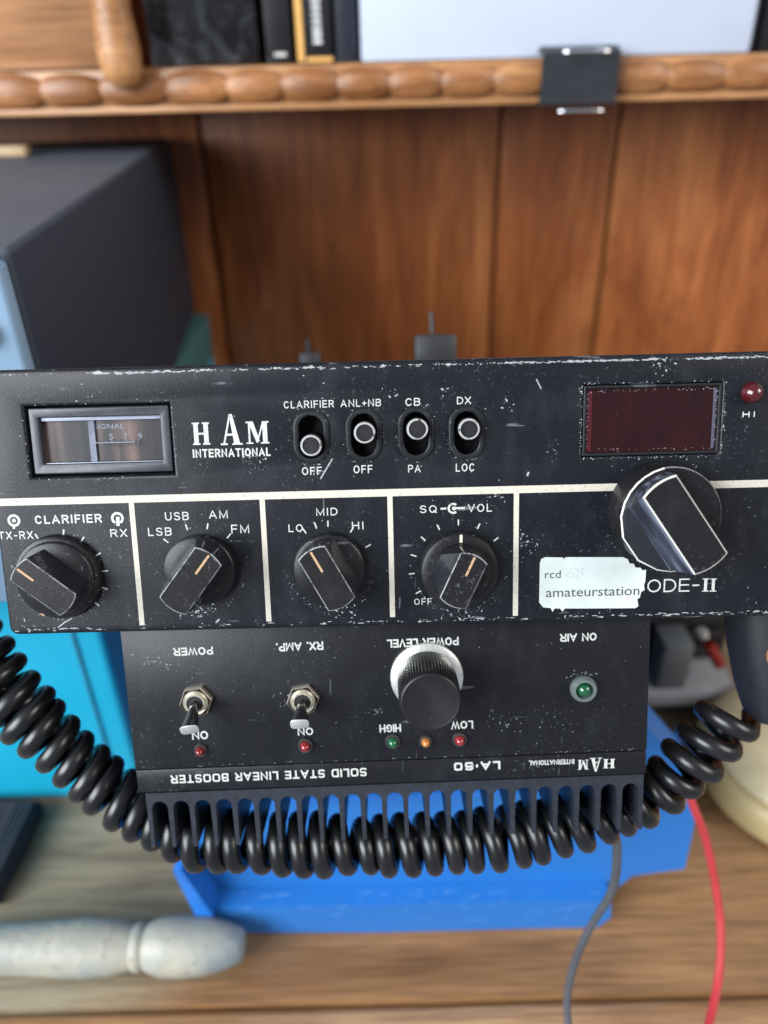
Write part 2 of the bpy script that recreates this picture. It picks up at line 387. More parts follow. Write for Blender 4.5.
ticks(KC['mid'], .0108, .0124, (-32, -16, 0, 32, 62))
ticks(KC['vol'], .0116, .0131, (-120, -95, -72, -48, -25, 0, 25, 52))
obj('dial_markings', b, WHITE, fp, ang=30, recalc=False)
# paint chips and grime flecks
b = bmesh.new()
def fleck(bm, c, s, el=1, a=None):
    a = random.uniform(0, 6.28) if a is None else a
    n = random.choice((4,5,6)); pts = []
    for k in range(n):
        t = 6.283*k/n; r = s*random.uniform(.45, 1.15)
        u, v = r*math.cos(t)*el, r*math.sin(t)
        pts.append((c[0]+u*math.cos(a)-v*math.sin(a), c[1]+u*math.sin(a)+v*math.cos(a)))
    hh = .00002+random.random()*.00002
    f = bm.faces.new([bm.verts.new((p[0], -hh, p[1])) for p in pts])
    if f.normal.dot(Vector((0,-1,0))) < 0 or True:
        f.normal_update()
        if f.normal.y > 0: f.normal_flip()
def inpanel(c): return x0r+.001 < c[0] < x1r-.001 and z0r+.001 < c[1] < z1r-.001
def inhole(c):
    for q in (MR, DR):
        if q[0]-.0002 < c[0] < q[1]+.0002 and q[2]-.0002 < c[1] < q[3]+.0002: return True
    return any(abs(c[0]-s.x) < sw+.0005 and abs(c[1]-s.y) < sh+.0005 for s in slots)
def scatter(n, gen, s0, s1, el=(1, 1)):
    for _ in range(n):
        c = gen()
        if inpanel(c) and not inhole(c): fleck(b, c, s0*(s1/s0)**(random.random()**2), random.uniform(*el))
G = random.gauss; U = random.uniform
scatter(200, lambda: (U(x0r, x1r), U(z0r, z1r)), .00004, .00018, (1, 2.2))
for s in slots:
    def ringp(s=s):
        a = U(0, 6.28); k = 1+abs(G(0, .16)); return (s.x+math.cos(a)*(sw+.0013)*k, s.y+math.sin(a)*(sh+.0012)*k)
    scatter(48, ringp, .00004, .00022, (1, 2))
for k, rr in (('clar', .011), ('mode', .011), ('mid', .0108), ('vol', .0115), ('tune', .0138)):
    c = KC[k]
    def ringk(c=c, rr=rr):
        a = U(0, 6.28); q = rr+abs(G(0, .0012)); return (c.x+math.cos(a)*q, c.y+math.sin(a)*q)
    def under(c=c, rr=rr):
        a = R(U(200, 340)); q = rr+abs(G(0, .0009)); return (c.x+math.cos(a)*q, c.y+math.sin(a)*q)
    scatter(45, ringk, .00004, .0002, (1, 2)); scatter(60, under, .00005, .00025, (1, 2))
def around(q, j):
    def g():
        t = U(0, 1); e = abs(G(0, j))
        s = random.choice('tblr')
        if s == 't': return (q[0]+t*(q[1]-q[0]), q[3]+.0003+e)
        if s == 'b': return (q[0]+t*(q[1]-q[0]), q[2]-.0003-e)
        if s == 'l': return (q[0]-.0003-e, q[2]+t*(q[3]-q[2]))
        return (q[1]+.0003+e, q[2]+t*(q[3]-q[2]))
    return g
scatter(190, around(DR, .0003), .00005, .00024, (1, 2)); scatter(90, around(MR, .0004), .00004, .00018, (1, 2))
for px, py, n, sp in ((662,366,30,.0016),(553,450,12,.0009),(255,462,45,.0016),(315,470,20,.0012),(495,500,25,.002),(525,545,40,.002),(330,392,8,.002),(505,405,8,.001),(445,395,8,.001),(392,392,9,.0012),(200,615,40,.002),(30,628,30,.002),(340,610,40,.0025),(460,618,50,.004),(600,615,40,.004),(90,420,40,.003)):
    c0 = RF.at(px, py); scatter(n, lambda: (G(c0.x, sp), G(c0.y, sp)), .00005, .00032, (1, 3))
# chipped top and bottom arris
def arris(xa, xb, zz, n, s, j):
    for _ in range(n):
        c = (U(xa, xb), zz+G(0, j))
        if inpanel((c[0], (z0r+z1r)/2)): fleck(b, c, s*U(.4, 1.3), U(2, 7), G(0, .05))
za = z1r-.0014
for pa, pb, n in ((95,165,60),(170,300,40),(300,520,35),(500,640,90),(690,768,70),(610,720,25)):
    arris(RF.at(pa,373).x, RF.at(pb,373).x, za, n, .00016, .00012)
for pa, pb, n in ((0,90,40),(350,520,30),(560,768,80),(150,350,15)):
    arris(RF.at(pa,620).x, RF.at(pb,620).x, z0r+.0014, n, .00014, .00015)
CHIP = print_mat('bare_chips', (.30,.32,.34))
for z, pts, w in ((4, [(378,183),(366,203),(350,230)], .00035), (6, [(228,975),(255,955),(285,938)], .0003), (3, [(104,112),(118,140)], .0003), (3, [(82,378),(78,390)], .0005)):
    q = [rc(z, *p) for p in pts]
    for k in range(len(q)-1): line(b, q[k], q[k+1], w, .00003)
tag(obj('paint_chips', b, CHIP, fp, recalc=False), kind='stuff')

# ---- meter
x0, x1, z0, z1 = MR
METB = mat('meter_bezel_plastic', (.030,.034,.045), .35, 0, .3, 200)
b = bmesh.new()
def tray(bm, x0, x1, z0, z1, y0, y1, t, inset):
    loft(bm, [[(x0,y0,z0),(x1,y0,z0),(x1,y0,z1),(x0,y0,z1)], [(x0,y1,z0),(x1,y1,z0),(x1,y1,z1),(x0,y1,z1)]], False, True)
tray(b, x0+.0001, x1-.0001, z0+.0001, z1-.0001, .0008, .0062, 0, 0)
meter = obj('signal_meter', b, HOLE, radio)
b = curve_plate(rrect(x0+.0006, x1-.0004, z0+.0006, z1-.0005, .0004), [rrect(x0+.0030, x1-.0028, z0+.0032, z1-.0030, .0003)[::-1]], .0022, .0004)
for v in b.verts: v.co.y += .0007
obj('bezel', b, METB, meter, ang=30)
mx0, mx1, mz0, mz1 = x0+.0028, x1-.0026, z0+.0030, z1-.0028
b = bmesh.new(); box(b, mx0, mx1, .0030, .0036, mz0, mz1)
m, t, pb = nt('smoked_meter_face')
n_ = noise(t, 170, 3, .5, (1,1,.08))
t.links.new(ramp(t, n_, [(.35,(.006,.007,.012)), (.55,(.030,.027,.030)), (.7,(.13,.085,.075))]), pb.inputs['Base Color'])
pb.inputs['Roughness'].default_value = .38; pb.inputs['Specular IOR Level'].default_value = .35
dial = obj('dial_face', b, m, meter)
b = bmesh.new()
W_ = mx1-mx0; Hh = mz1-mz0
def mt(s, u, v, w, hh): text(b, s, (mx0+u*W_, mz0+v*Hh), w*W_, hh*Hh, -.00292)
mt('SIGNAL', .55, .77, .25, .10); mt('5', .56, .55, .03, .12); mt('7', .68, .55, .03, .12); mt('9', .80, .55, .03, .12)
for p in ((.46,.44,.78,.455), ): rect4(b, [(mx0+p[0]*W_, mz0+p[1]*Hh), (mx0+p[2]*W_, mz0+p[1]*Hh), (mx0+p[2]*W_, mz0+p[3]*Hh), (mx0+p[0]*W_, mz0+p[3]*Hh)], -.0029)
for u in (.56,.62,.68,.74,.78): box(b, mx0+u*W_, mx0+(u+.008)*W_, .0029, .0031, mz0+.40*Hh, mz0+.49*Hh)
obj('scale_lettering', b, print_mat('faded_scale_print', (.20,.22,.28)), dial, recalc=False)
b = bmesh.new()
box(b, mx0+.0004, mx1-.0002, .0016, .0024, mz1-.0011, mz1+.0007, .0002); box(b, mx0+.0004, mx1-.0002, .0016, .0024, mz0-.0006, mz0+.0004, .0002)
obj('glass_rim', b, mat('clear_acrylic_edge', (.30,.33,.42), .3, 0, .2), meter)
b = bmesh.new(); box(b, mx0+.385*W_, mx0+.435*W_, .0024, .0030, mz0+.0004, mz1-.0008)
obj('scale_edge', b, mat('pale_scale_edge', (.13,.15,.21), .4, 0, .5, 150), meter)

# ---- red display
x0, x1, z0, z1 = DR
b = bmesh.new(); tray(b, x0+.0001, x1-.0001, z0+.0001, z1-.0001, .0008, .0062, 0, 0)
disp = obj('frequency_display', b, HOLE, radio)
b = curve_plate(rrect(x0+.0001, x1-.0001, z0+.0001, z1-.0001, .0002), [rrect(x0+.0008, x1-.0008, z0+.0008, z1-.0008, .0002)[::-1]], .0012, .0002)
for v in b.verts: v.co.y += .0001
obj('bezel', b, CASE, disp, ang=30)
m, t, pb = nt('dark_red_filter')
c = ramp(t, noise(t, 130, 4, .6, (1,1,.5)), [(.3,(.011,.003,.004)), (.7,(.024,.004,.006))])
sc_ = ramp(t, noise(t, 900, 3, .8), [(.68,(0,0,0)), (.76,(.45,.45,.45))])
t.links.new(mixc(t, math_(t, 'MULTIPLY', sc_, ramp(t, noise(t, 90), [(.42,(0,0,0)),(.62,(1,1,1))])), c, (.34,.30,.32)), pb.inputs['Base Color'])
pb.inputs['Roughness'].default_value = .3; pb.inputs['IOR'].default_value = 1.35
b = bmesh.new(); box(b, x0+.0007, x1-.0007, .0010, .0020, z0+.0007, z1-.0007)
rf = obj('red_filter', b, m, disp)
b = bmesh.new(); box(b, x0+.0013, x0+.0024, .00085, .00105, z0+.0013, z1-.0013)
obj('filter_edge', b, mat('bright_red_edge', (.06,.005,.010), .3), disp)
b = bmesh.new(); box(b, x1-.0019, x1-.0012, .00080, .00105, z0+.0013, z1-.0013)
obj('filter_end', b, mat('grey_filter_edge', (.075,.075,.11), .25), disp)
# display scratches at its border
b = bmesh.new()
for _ in range(170):
    g = around((x0+.0013, x1-.0013, z0+.0013, z1-.0013), .0)( ); 
    cx = g[0]+U(-.0002,.0005)*(1 if g[0] < (x0+x1)/2 else -1); cz = g[1]+(U(.0001,.0010) if g[1] < (z0+z1)/2 else -U(.0001,.0008))
    cx = min(max(cx, x0+.001), x1-.001)
    n = len(b.verts); fleck(b, (cx, cz), .00004*U(1, 3.4), U(1, 2))
for v in b.verts: v.co.y += .00082
tag(obj('edge_scuffs', b, mat('pale_scuffs', (.30,.28,.30), .6), disp, recalc=False), kind='stuff')
# ---- HI lamp
c = rc(5, 703, 127)
b = bmesh.new(); lathe(b, [(.0025,0),(.0027,.0003),(.0025,.0014),(.0019,.0024),(.0010,.0030),(.0002,.0032)], c, 32)
obj('warning_lamp', b, glass_like('deep_red_lens', (.06,.004,.007), .12), radio)

# ---- slide switches
BK = mat('black_plastic', (.012,.012,.013), .32, 0, .3, 300)
faces = [(140,235), (287,200), (432,190), (574,190)]
for i, s in enumerate(slots):
    b = bmesh.new()
    rr = rrect(s.x-sw-.0002, s.x+sw+.0002, s.y-sh-.0002, s.y+sh+.0002, sw)
    loft(b, [[(p[0], .0012, p[1]) for p in rr], [(p[0], .0062, p[1]) for p in rr]], False, True)
    swt = obj('slide_switch', b, HOLE, radio)
    b = curve_plate(rrect(s.x-sw-.0013, s.x+sw+.0013, s.y-sh-.0011, s.y+sh+.0011, sw+.0011), [rrect(s.x-sw+.0002, s.x+sw-.0002, s.y-sh+.0002, s.y+sh-.0002, sw*.93)[::-1]], .0011, .00035)
    for v in b.verts: v.co.y -= .0006
    obj('bezel', b, panel_mat('bezel_black', (.010,.011,.013), dust=1.3), swt, ang=30)
    f = rc(2, *faces[i], .0035)
    b = bmesh.new(); r = .0027
    lathe(b, [(r,-.005),(r,.0028),(r,.0031),(r*.93,.0035),(r*.80,.0035),(r*.78,.0031)], f, 32, mi=[0,0,1,1,0,0])
    obj('button', b, [BK, worn_mat('worn_button_rim', (.34,.34,.34), (.06,.06,.06), .36)], swt)

# ---- pointer knobs
KB = panel_mat('knob_black', (.010,.010,.011), dust=.9, rough=.34)
KW = worn_mat('worn_knob_edge', (.27,.27,.28), (.08,.08,.085), .42)
KWW = worn_mat('white_worn_edge', (.62,.60,.55), (.32,.3,.26), .30)
KG = mat('knob_gloss_black', (.012,.013,.017), .18, 0, .3, 120, coat=.6)
GOLD = print_mat('tarnished_line', (.44,.27,.15))
KS, t, pb = nt('sheen_scuff_knob_flank')  # pale reflection streaks painted into the flank colour, along with cream wear
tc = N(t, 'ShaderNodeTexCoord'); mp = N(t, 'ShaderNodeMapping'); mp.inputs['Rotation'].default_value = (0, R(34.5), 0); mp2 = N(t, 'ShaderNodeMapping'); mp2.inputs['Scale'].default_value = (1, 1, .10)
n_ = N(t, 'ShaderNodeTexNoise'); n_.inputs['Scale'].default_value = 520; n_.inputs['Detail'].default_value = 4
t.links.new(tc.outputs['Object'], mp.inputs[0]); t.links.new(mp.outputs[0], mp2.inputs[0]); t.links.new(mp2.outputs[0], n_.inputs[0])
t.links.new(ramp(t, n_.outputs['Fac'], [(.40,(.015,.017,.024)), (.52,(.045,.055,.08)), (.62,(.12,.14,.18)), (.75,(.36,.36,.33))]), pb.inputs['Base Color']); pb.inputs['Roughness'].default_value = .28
def bar_poly(c, ang, r, w0, w1, h, off=0, n=7, r2=None):
    """circle cut by two flats; ang is the pointer angle clockwise from up; w0 left half width, w1 right half width"""
    out = []; r2 = r2 or r
    for sgn, rr, lo, hi in ((1, r, w1, -w0), (-1, r2, -w0, w1)):
        for k in range(n+1):
            u = lo+(hi-lo)*k/n; v = math.sqrt(max(rr*rr-u*u, 1e-10))*sgn; out.append((u, v+off))
    a = R(ang); res = []
    for u, v in out: res.append((c[0]+u*math.cos(a)+v*math.sin(a), -h, c[1]-u*math.sin(a)+v*math.cos(a)))
    return res
def knob(c, ang, rs, hs, rb, hw, ht, foot=(1.5,1.5), tip=1.0, edge=.00022, wear=KW, line_len=.0055, name='knob', extra=None, linew=.00055, rtail=None, linemat=GOLD, wearskirt=None, ledge=0, rl=None):
    b = bmesh.new()
    lathe(b, [(rs,.0002),(rs*1.0,hs*.55),(rs*.975,hs*.90),(rs*.955,hs*.95),(rs*.93,hs),(rs*.5,hs*1.01)], c, 56, mi=[0,0,1 if wearskirt else 0,0,0,0])
    k = obj(name, b, [KB, wearskirt or KB], radio)
    b = bmesh.new(); hb = hs*.98; rt_ = rtail or rb
    fw0, fw1 = min(hw*foot[0], rb*.96), min(hw*foot[1], rb*.96)
    rl = rl or rb; fw1 = max(fw1, min(hw*foot[1], rl*.97)); rings = [bar_poly(c, ang, rl*1.02, fw0, fw1, hb, 0, r2=rl*1.02)]; mi = [0]
    if ledge:
        rings += [bar_poly(c, ang, rl*1.01, fw0, fw1, ledge-.0003, 0, r2=rl*1.01), bar_poly(c, ang, rl*.985, hw+(fw0-hw)*.97, hw+(fw1-hw)*.97, ledge, 0, r2=rl*.985)]
        mi = [0, 1, 2, 3]
        f_ = .42; hm = ledge+(ht-ledge)*.22; rings += [bar_poly(c, ang, rb*.985, hw+(fw0-hw)*f_, hw+(fw1-hw)*f_, hm, 0, r2=rt_)]
    rings += [bar_poly(c, ang, rb, hw+edge, hw+edge, ht-edge, 0, r2=rt_), bar_poly(c, ang, rb-edge*1.2, hw, hw, ht, 0, r2=rt_-edge*1.2)]
    if not ledge: mi = [2]
    loft(b, rings, True, True, True, mi=mi+[1, 0])
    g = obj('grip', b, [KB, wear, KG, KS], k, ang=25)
    if line_len:
        b = bmesh.new(); a = R(ang); d = Vector((math.sin(a), math.cos(a)))
        for u0, u1 in ((rb-line_len-.0006, rb-.0006),):
            n = Vector((d.y, -d.x))*linew/2
            q = [c+d*u0-n, c+d*u0+n, c+d*u1+n, c+d*u1-n]
            loft(b, [[(p.x, -ht+.00005, p.y) for p in q], [(p.x, -ht-.00008, p.y) for p in q]])
        obj('pointer_line', b, linemat, k)
    return k
knob(KC['clar'], -50, .0101, .0035, .0082, .0034, .0105, line_len=.0048)
knob(KC['mode'], 38, .0094, .003, .0088, .0037, .0118, line_len=.0058)
knob(KC['mid'], -28, .0094, .003, .0084, .0036, .0112, line_len=.0058)
# volume knob: outer squelch ring carries the inner knob
k = knob(KC['vol'], 25, .0076, .0062, .0072, .0034, .0118, foot=(2.0, 1.4), line_len=.0052)
b = bmesh.new(); lathe(b, [(.0102,.0002),(.0102,.0022),(.0098,.0030),(.0088,.0034),(.0070,.0035)], KC['vol'], 56)
ring = obj('squelch_ring', b, KB, radio)
b = bmesh.new()
def radial(bm, c, ang, r0, r1, w, h):
    d = Vector((math.sin(R(ang)), math.cos(R(ang)))); n = Vector((d.y, -d.x))*w/2
    q = [c+d*r0-n, c+d*r0+n, c+d*r1+n, c+d*r1-n]
    loft(bm, [[(p.x, -h+.0003, p.y) for p in q], [(p.x, -h-.0001, p.y) for p in q]])
radial(b, KC['vol'], 2, .0078, .0098, .0007, .0035); obj('pointer_line', b, print_mat('ivory_line', (.55,.5,.42)), ring)
b = bmesh.new(); lathe(b, [(.0112,.0001),(.0112,.0014),(.0108,.0022),(.0098,.0027),(.008,.0028)], KC['clar'], 56)
ring = obj('fine_tune_ring', b, KB, radio)
b = bmesh.new(); radial(b, KC['clar'], 206, .0098, .0110, .0011, .0022); obj('pointer_line', b, GOLD, ring)
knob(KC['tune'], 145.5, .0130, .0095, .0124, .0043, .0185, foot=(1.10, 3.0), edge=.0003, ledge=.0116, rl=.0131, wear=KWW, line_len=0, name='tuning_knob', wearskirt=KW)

# ---- sticker
STK = mat('sticker_paper', (.50,.545,.53), .45, 0, .12, 90)
pts = [(114,640),(118,627),(130,622),(180,623),(184,628),(188,622),(270,622),(352,622),(366,628),(371,640),(383,641),(388,652),(402,652),(408,660),(418,658),(416,690),(412,702),(414,716),(404,722),(400,738),(393,742),(396,762),(388,768),(250,769),(186,769),(178,778),(172,769),(156,769),(150,779),(145,768),(124,766),(112,752)]
P = [rc(3, *p) for p in pts]
b = bmesh.new(); loft(b, [[(p.x, -.00001, p.y) for p in P], [(p.x, -.00016, p.y) for p in P]])
st = obj('sticker', b, STK, radio)
b = bmesh.new()
INK = mat('grey_ink', (.05,.055,.07), .6)
c = rc(3, 151, 671); text(b, 'rcd', c, 46/2.866*PXM, 24/2.866*PXM, h=.00020)
c = rc(3, 265, 721); text(b, 'amateurstation', c, 275/2.866*PXM, 27/2.866*PXM, h=.00020)
obj('lettering', b, INK, st, recalc=False)
b = bmesh.new()
for _ in range(26):
    c = rc(3, U(188,240), U(645,690)); fleck(b, c, .00022*U(.5,1.6), 1.5)
for v in b.verts: v.co.y -= .00016
obj('rubbed_print', b, mat('rubbed_ink', (.40,.45,.45), .6), st, recalc=False)
# ---- rear plugs poking up behind the radio
RP = mat('rear_black', (.02,.021,.024), .45)
for px, py, w, hgt, pin in ((435,357,.019,.010,.010), (311,359,.010,.003,.006)):
    q = RF.at3(px, py, .165)
    b = bmesh.new(); box(b, q.x-w/2, q.x+w/2, .158, .172, q.z-.006, q.z+hgt, .0015)
    rp = obj('rear_terminal', b, RP, radio)
    b = bmesh.new(); tube(b, [(q.x-.001, .165, q.z+hgt-.001), (q.x-.0015, .165, q.z+hgt+pin)], .0011, 10); obj('pin', b, RP, rp)

# ================================================================== AMPLIFIER (upside down)
rot_b = rot_r @ Matrix.Rotation(R(-.85), 3, 'Y')
pb0 = RF.M @ Vector((0, .005, -.004))
BF = Frame(hit(388, 790, pb0, nrm), rot_b)
amp = empty('linear_amplifier', BF.M, 'smaller black amplifier mounted upside down under the radio, with finned heatsink and two toggle switches', 'amplifier')
def bc(z, x, y, h=0): return BF.at(*zp(z, x, y), h)
a_, b_ = BF.at(124, 645), BF.at(135, 790); c_, d_ = BF.at(654, 630), BF.at(643, 770)
bx0, bx1 = (a_.x+b_.x)/2, (c_.x+d_.x)/2
bz0 = (b_.y+d_.y)/2-.0012; bz1 = BF.at(388, 618).y
ABL = panel_mat('amplifier_black_paint', (.008,.0085,.011), dust=.65, rough=.38)
zs = (bc(7, 60, 398).y+bc(8, 740, 348).y)/2
b = bmesh.new()
box(b, bx0, bx1, 0, .003, zs+.0002, bz1, .0003); box(b, bx0, bx1, .0003, .0032, bz0, zs-.0002, .0003)
afp = obj('front_panel', b, ABL, amp)
b = bmesh.new(); box(b, bx0+.0008, bx1-.0008, .0033, .13, bz0+.0006, bz1, .0005); obj('case', b, CASE, amp)
PXB = (pb0-CP).length/F
PXB = .202/F
b = bmesh.new()
def btx(s, z, xa, xb, ya, yb, bold=.015, sp=1.0, sq=False):
    p, q = bc(z, xa, (ya+yb)/2), bc(z, xb, (ya+yb)/2); c = (p+q)/2; w = abs(q.x-p.x)
    strokes(b, s, c, w, abs(bc(z,xa,ya).y-bc(z,xa,yb).y), wt=.13+bold*3, sq=sq, flip=True, sp=.3 if sq else .22)
btx('POWER',7,168,273,72,93,.02); btx('RX. AMP.',7,440,565,59,81,.02); btx('ON',7,217,260,294,316,.015); btx('ON',7,497,538,285,305,.015)
btx('SOLID STATE LINEAR BOOSTER',7,160,680,401,423,.02,1,True)
btx('POWER LEVEL',8,45,235,48,70,.02); btx('ON AIR',8,503,600,35,56,.02); btx('HIGH',8,25,82,276,297,.015); btx('LOW',8,215,273,267,288,.015)
btx('LA·60',8,222,345,375,397,.035,1,True); btx('INTERNATIONAL',8,420,541,370,383,.02)
for ch, xa, xb, ya, yb in (('H',616,650,366,394), ('A',580,616,362,404), ('M',549,580,368,398)):
    c = bc(8, (xa+xb)/2, (ya+yb)/2); serif(b, ch, c, (xb-xa)/2.648*PXB*.95, (yb-ya)/2.648*PXB, True)
obj('lettering', b, WHITE, afp, recalc=False)
b = bmesh.new()
for _ in range(120):
    fleck(b, (U(bx0+.001, bx1-.001), U(zs+.001, bz1)), .00004*U(1,3.5), U(1,2.5))
for px, py, n, sp in ((500,720,26,.0025),(545,722,18,.004),(375,710,16,.0014),(580,675,30,.002),(160,660,30,.003),(290,700,30,.002)):
    c0 = BF.at(px, py)
    for _ in range(n):
        c = (G(c0.x, sp), G(c0.y, sp*.6))
        if c[1] > zs+.0005: fleck(b, c, .00005*U(1,4), U(1,3))
for _ in range(45): fleck(b, (U(bx0+.002, bx1-.002), zs+.0006+abs(G(0,.0002))), .00006*U(1,2), U(2,6), 0)
tag(obj('paint_chips', b, mat('dull_chips', (.20,.21,.23), .6), afp, recalc=False), kind='stuff')
# heatsink comb
HS = mat('heatsink_grey_black', (.022,.026,.036), .42, .25, .25, 500, .00002)
hx0, hx1 = bx0+.0018, bx1-.0004; ht_ = bz0-.0006; nfin = 24
pitch = (hx1-hx0-.0013)/(nfin-1); fh = .0147; web = .0026; r = (pitch-.0015)/2
prof = [(hx0, ht_)]
for k in range(nfin):
    xc = hx0+.00065+k*pitch; fa, fb = xc-.00075, xc+.00075
    if k == 0: fa = hx0
    if k == nfin-1: fb = hx1
    prof.append((xc-.00055, ht_-web-fh) if k else (hx0+.0001, ht_-web-fh)); prof.append((xc+.00055, ht_-web-fh))
    if k < nfin-1:
        cx = xc+pitch/2
        for j in range(9):
            a = R(180-180*j/8); prof.append((cx+r*math.cos(a), ht_-web-r+r*math.sin(a)))
prof.append((hx1, ht_))
b = bmesh.new(); prism(b, prof, .0008, .100)
hs = obj('heatsink', b, HS, amp, ang=40)
# toggles
NUT = mat('cream_nickel', (.62,.57,.47), .28, .75, .15, 300); STEEL = mat('bright_steel', (.70,.70,.72), .2, 1, .1, 300)
for (nx, ny), (tx, ty) in (((230,212),(210,292)), ((512,208),(502,277))):
    c = bc(7, nx, ny); tip = bc(7, tx, ty, .0115)
    b = bmesh.new()
    hexa = [(math.cos(R(60*k+8)), math.sin(R(60*k+8))) for k in range(6)]
    for rr_ in (1,):
        loft(b, [[(c.x+x*.0046*s_, -y_, c.y+z*.0046*s_) for x, z in hexa] for y_, s_ in ((0,1),(.0015,1),(.0018,.95))], True, False)
        o_ = [[(c.x+x*.0043*.95, -.0018, c.y+z*.0043*.95) for x, z in hexa]]
    # inner bore
    n = 24
    inner = [bm_ for bm_ in []]
    tog = obj('toggle_switch', b, NUT, amp, ang=20)
    b = bmesh.new()
    b.free(); b = bmesh.new(); lathe(b, [(.0035,.0017),(.0033,.0020),(.0028,.0019),(.0028,.0026),(.0023,.0026),(.0022,.0020)], c, 30); obj('bushing', b, NUT, tog)
    b = bmesh.new(); lathe(b, [(.0024,.0018),(.0023,.00225),(.0004,.0023)], c, 20); obj('socket', b, HOLE, tog)
    A = Vector((c.x, -.002, c.y)); B = Vector((tip.x, -.0115, tip.y)); d = (B-A).normalized()
    s = Vector((0,-1,0)).cross(d).normalized(); u = s.cross(d)
    b = bmesh.new(); rings = []
    for tt, w, h_ in ((0,.0009,.0009), (.3,.0012,.0011), (.9,.0023,.0014), (.985,.0025,.0015), (1.0,.0023,.0013)):
        p = A.lerp(B, tt); rings.append([p+s*w*math.copysign(abs(math.cos(q))**.5, math.cos(q))+u*h_*math.copysign(abs(math.sin(q))**.5, math.sin(q)) for q in [R(a) for a in (0,25,60,90,120,155,180,205,240,270,300,335)]])
    loft(b, rings, mi=[0,0,0,1,1]); obj('lever', b, [mat('dark_chrome', (.30,.30,.31), .16, 1, .1, 300), mat('bright_tip', (.50,.50,.49), .3, .6, .1, 300)], tog, ang=50)
# power level knob
c = bc(8, 150, 148)
b = bmesh.new(); lathe(b, [(.0099,.0001),(.0101,.0008),(.0099,.0014),(.0086,.0020),(.0076,.0022),(.006,.0022)], c, 64)
ring = obj('level_knob', b, mat('brushed_aluminium', (.78,.78,.75), .3, .85, .06, 400), amp)
b = bmesh.new(); lathe(b, [(.0080,.0021),(.0081,.0035),(.0081,.0155),(.0080,.0162),(.0077,.0166)], c, 120, -.035)
obj('knurled_cap', b, mat('knurled_black', (.010,.010,.011), .3), ring, ang=60)
b = bmesh.new(); lathe(b, [(.00765,.01655),(.00765,.0167),(.0073,.0169),(.0067,.0167)], c, 60)
obj('cap_face', b, panel_mat('cap_black', (.012,.012,.013), dust=.7), ring)
# lamps
def led(c, r, col, name, ringr=None, big=False):
    b = bmesh.new(); q = ringr or r*1.45
    lathe(b, [(q,.0),(q,.0006),(q*.93,.0009),(r*1.12,.0009),(r*1.05,.0004),(r*.9,.0003)], c, 36)
    L = obj(name, b, mat('lamp_collar', (.30,.30,.30) if big else (.05,.05,.05), .3, .2), amp)
    b = bmesh.new(); lathe(b, [(r,.0003),(r,.0010),(r*.9,.0016),(r*.65,.0022),(r*.35,.0025),(r*.05,.0026)], c, 32)
    obj('lens', b, glass_like('lens_'+col[0], col[1], .1), L)
led(bc(7,240,343), .00125, ('red',(.16,.006,.008)), 'indicator_lamp'); led(bc(7,518,331), .00145, ('red',(.20,.01,.012)), 'indicator_lamp')
led(bc(8,60,320), .00145, ('green',(.008,.09,.035)), 'indicator_lamp'); led(bc(8,147,320), .0012, ('orange',(.42,.16,.03)), 'indicator_lamp')
led(bc(8,237,315), .0014, ('red',(.24,.015,.02)), 'indicator_lamp')
c = bc(8, 564, 180)
b = bmesh.new(); lathe(b, [(.0037,0),(.0038,.0006),(.0036,.0016),(.0031,.0022),(.0025,.0022),(.0022,.0008),(.0018,.0006)], c, 40)
L = obj('transmit_lamp', b, mat('clear_lamp_collar', (.13,.16,.155), .15, .3, .2), amp)
b = bmesh.new(); lathe(b, [(.0019,.0006),(.0019,.0016),(.0015,.0024),(.0008,.0028),(.0001,.003)], c, 32); obj('lens', b, glass_like('green_core', (.006,.07,.03), .1), L)

# ================================================================== COILED CORD
cpts = [(-40,628,.030),(-12,662,.028),(22,708,.026),(62,748,.026),(100,782,.026),(140,812,.025),(190,834,.023),(260,842,.021),(340,845,.020),(420,844,.020),(500,838,.021),(570,824,.022),(625,803,.022),(660,788,.021),(692,759,.020),(717,731,.020),(730,716,.020)]
P = catmull([RF.M @ RF.at3(x, y, d) for x, y, d in cpts], 24)
L = [0]
for i in range(1, len(P)): L.append(L[-1]+(P[i]-P[i-1]).length)
def along(s):
    s = min(max(s, 0), L[-1]-1e-9)
    lo, hi = 0, len(L)-1
    while hi-lo > 1:
        m_ = (lo+hi)//2
        if L[m_] <= s: lo = m_
        else: hi = m_
    return P[lo].lerp(P[hi], (s-L[lo])/(L[hi]-L[lo]))
pc = .0066; CR = .0069; wr = .00275
JT = [random.gauss(0, .05) for _ in range(90)]; turns = L[-1]/pc; per = 22; nn = int(turns*per); H_ = []; up = None
for i in range(nn+1):
    s = L[-1]*i/nn; p = along(s); t_ = (along(s+.002)-along(s-.002)).normalized()
    if up is None: up = (Vector((0,0,1))-t_*t_.z).normalized()
    up = (up-t_*up.dot(t_)).normalized(); sd = t_.cross(up)
    px_frac = s/L[-1]; cr = CR*(1-.06*max(0, px_frac-.8)/.2) * (1+.05*math.sin(s*70)+.04*math.sin(s*190+1))
    fr = i/nn; e_ = max(0, fr-.80)/.2
    a = 2*math.pi*(i-nn*.2*(.09*e_*e_))/per
    tk = int(a/6.2832); w0_, w1_ = JT[tk % 90], JT[(tk+1) % 90]; uu = a/6.2832-tk; cr *= 1+(w0_*(1-uu)+w1_*uu)
    wob = .0004*math.sin(s*260)+.0003*math.sin(s*410+2)
    H_.append(p+up*cr*math.cos(a)+sd*cr*math.sin(a)+t_*(wob))
endp = RF.M @ RF.at3(752, 712, .034)
tail = catmull([H_[-1], (H_[-1]+endp)/2, endp, RF.M @ RF.at3(768, 700, .032)], 8)
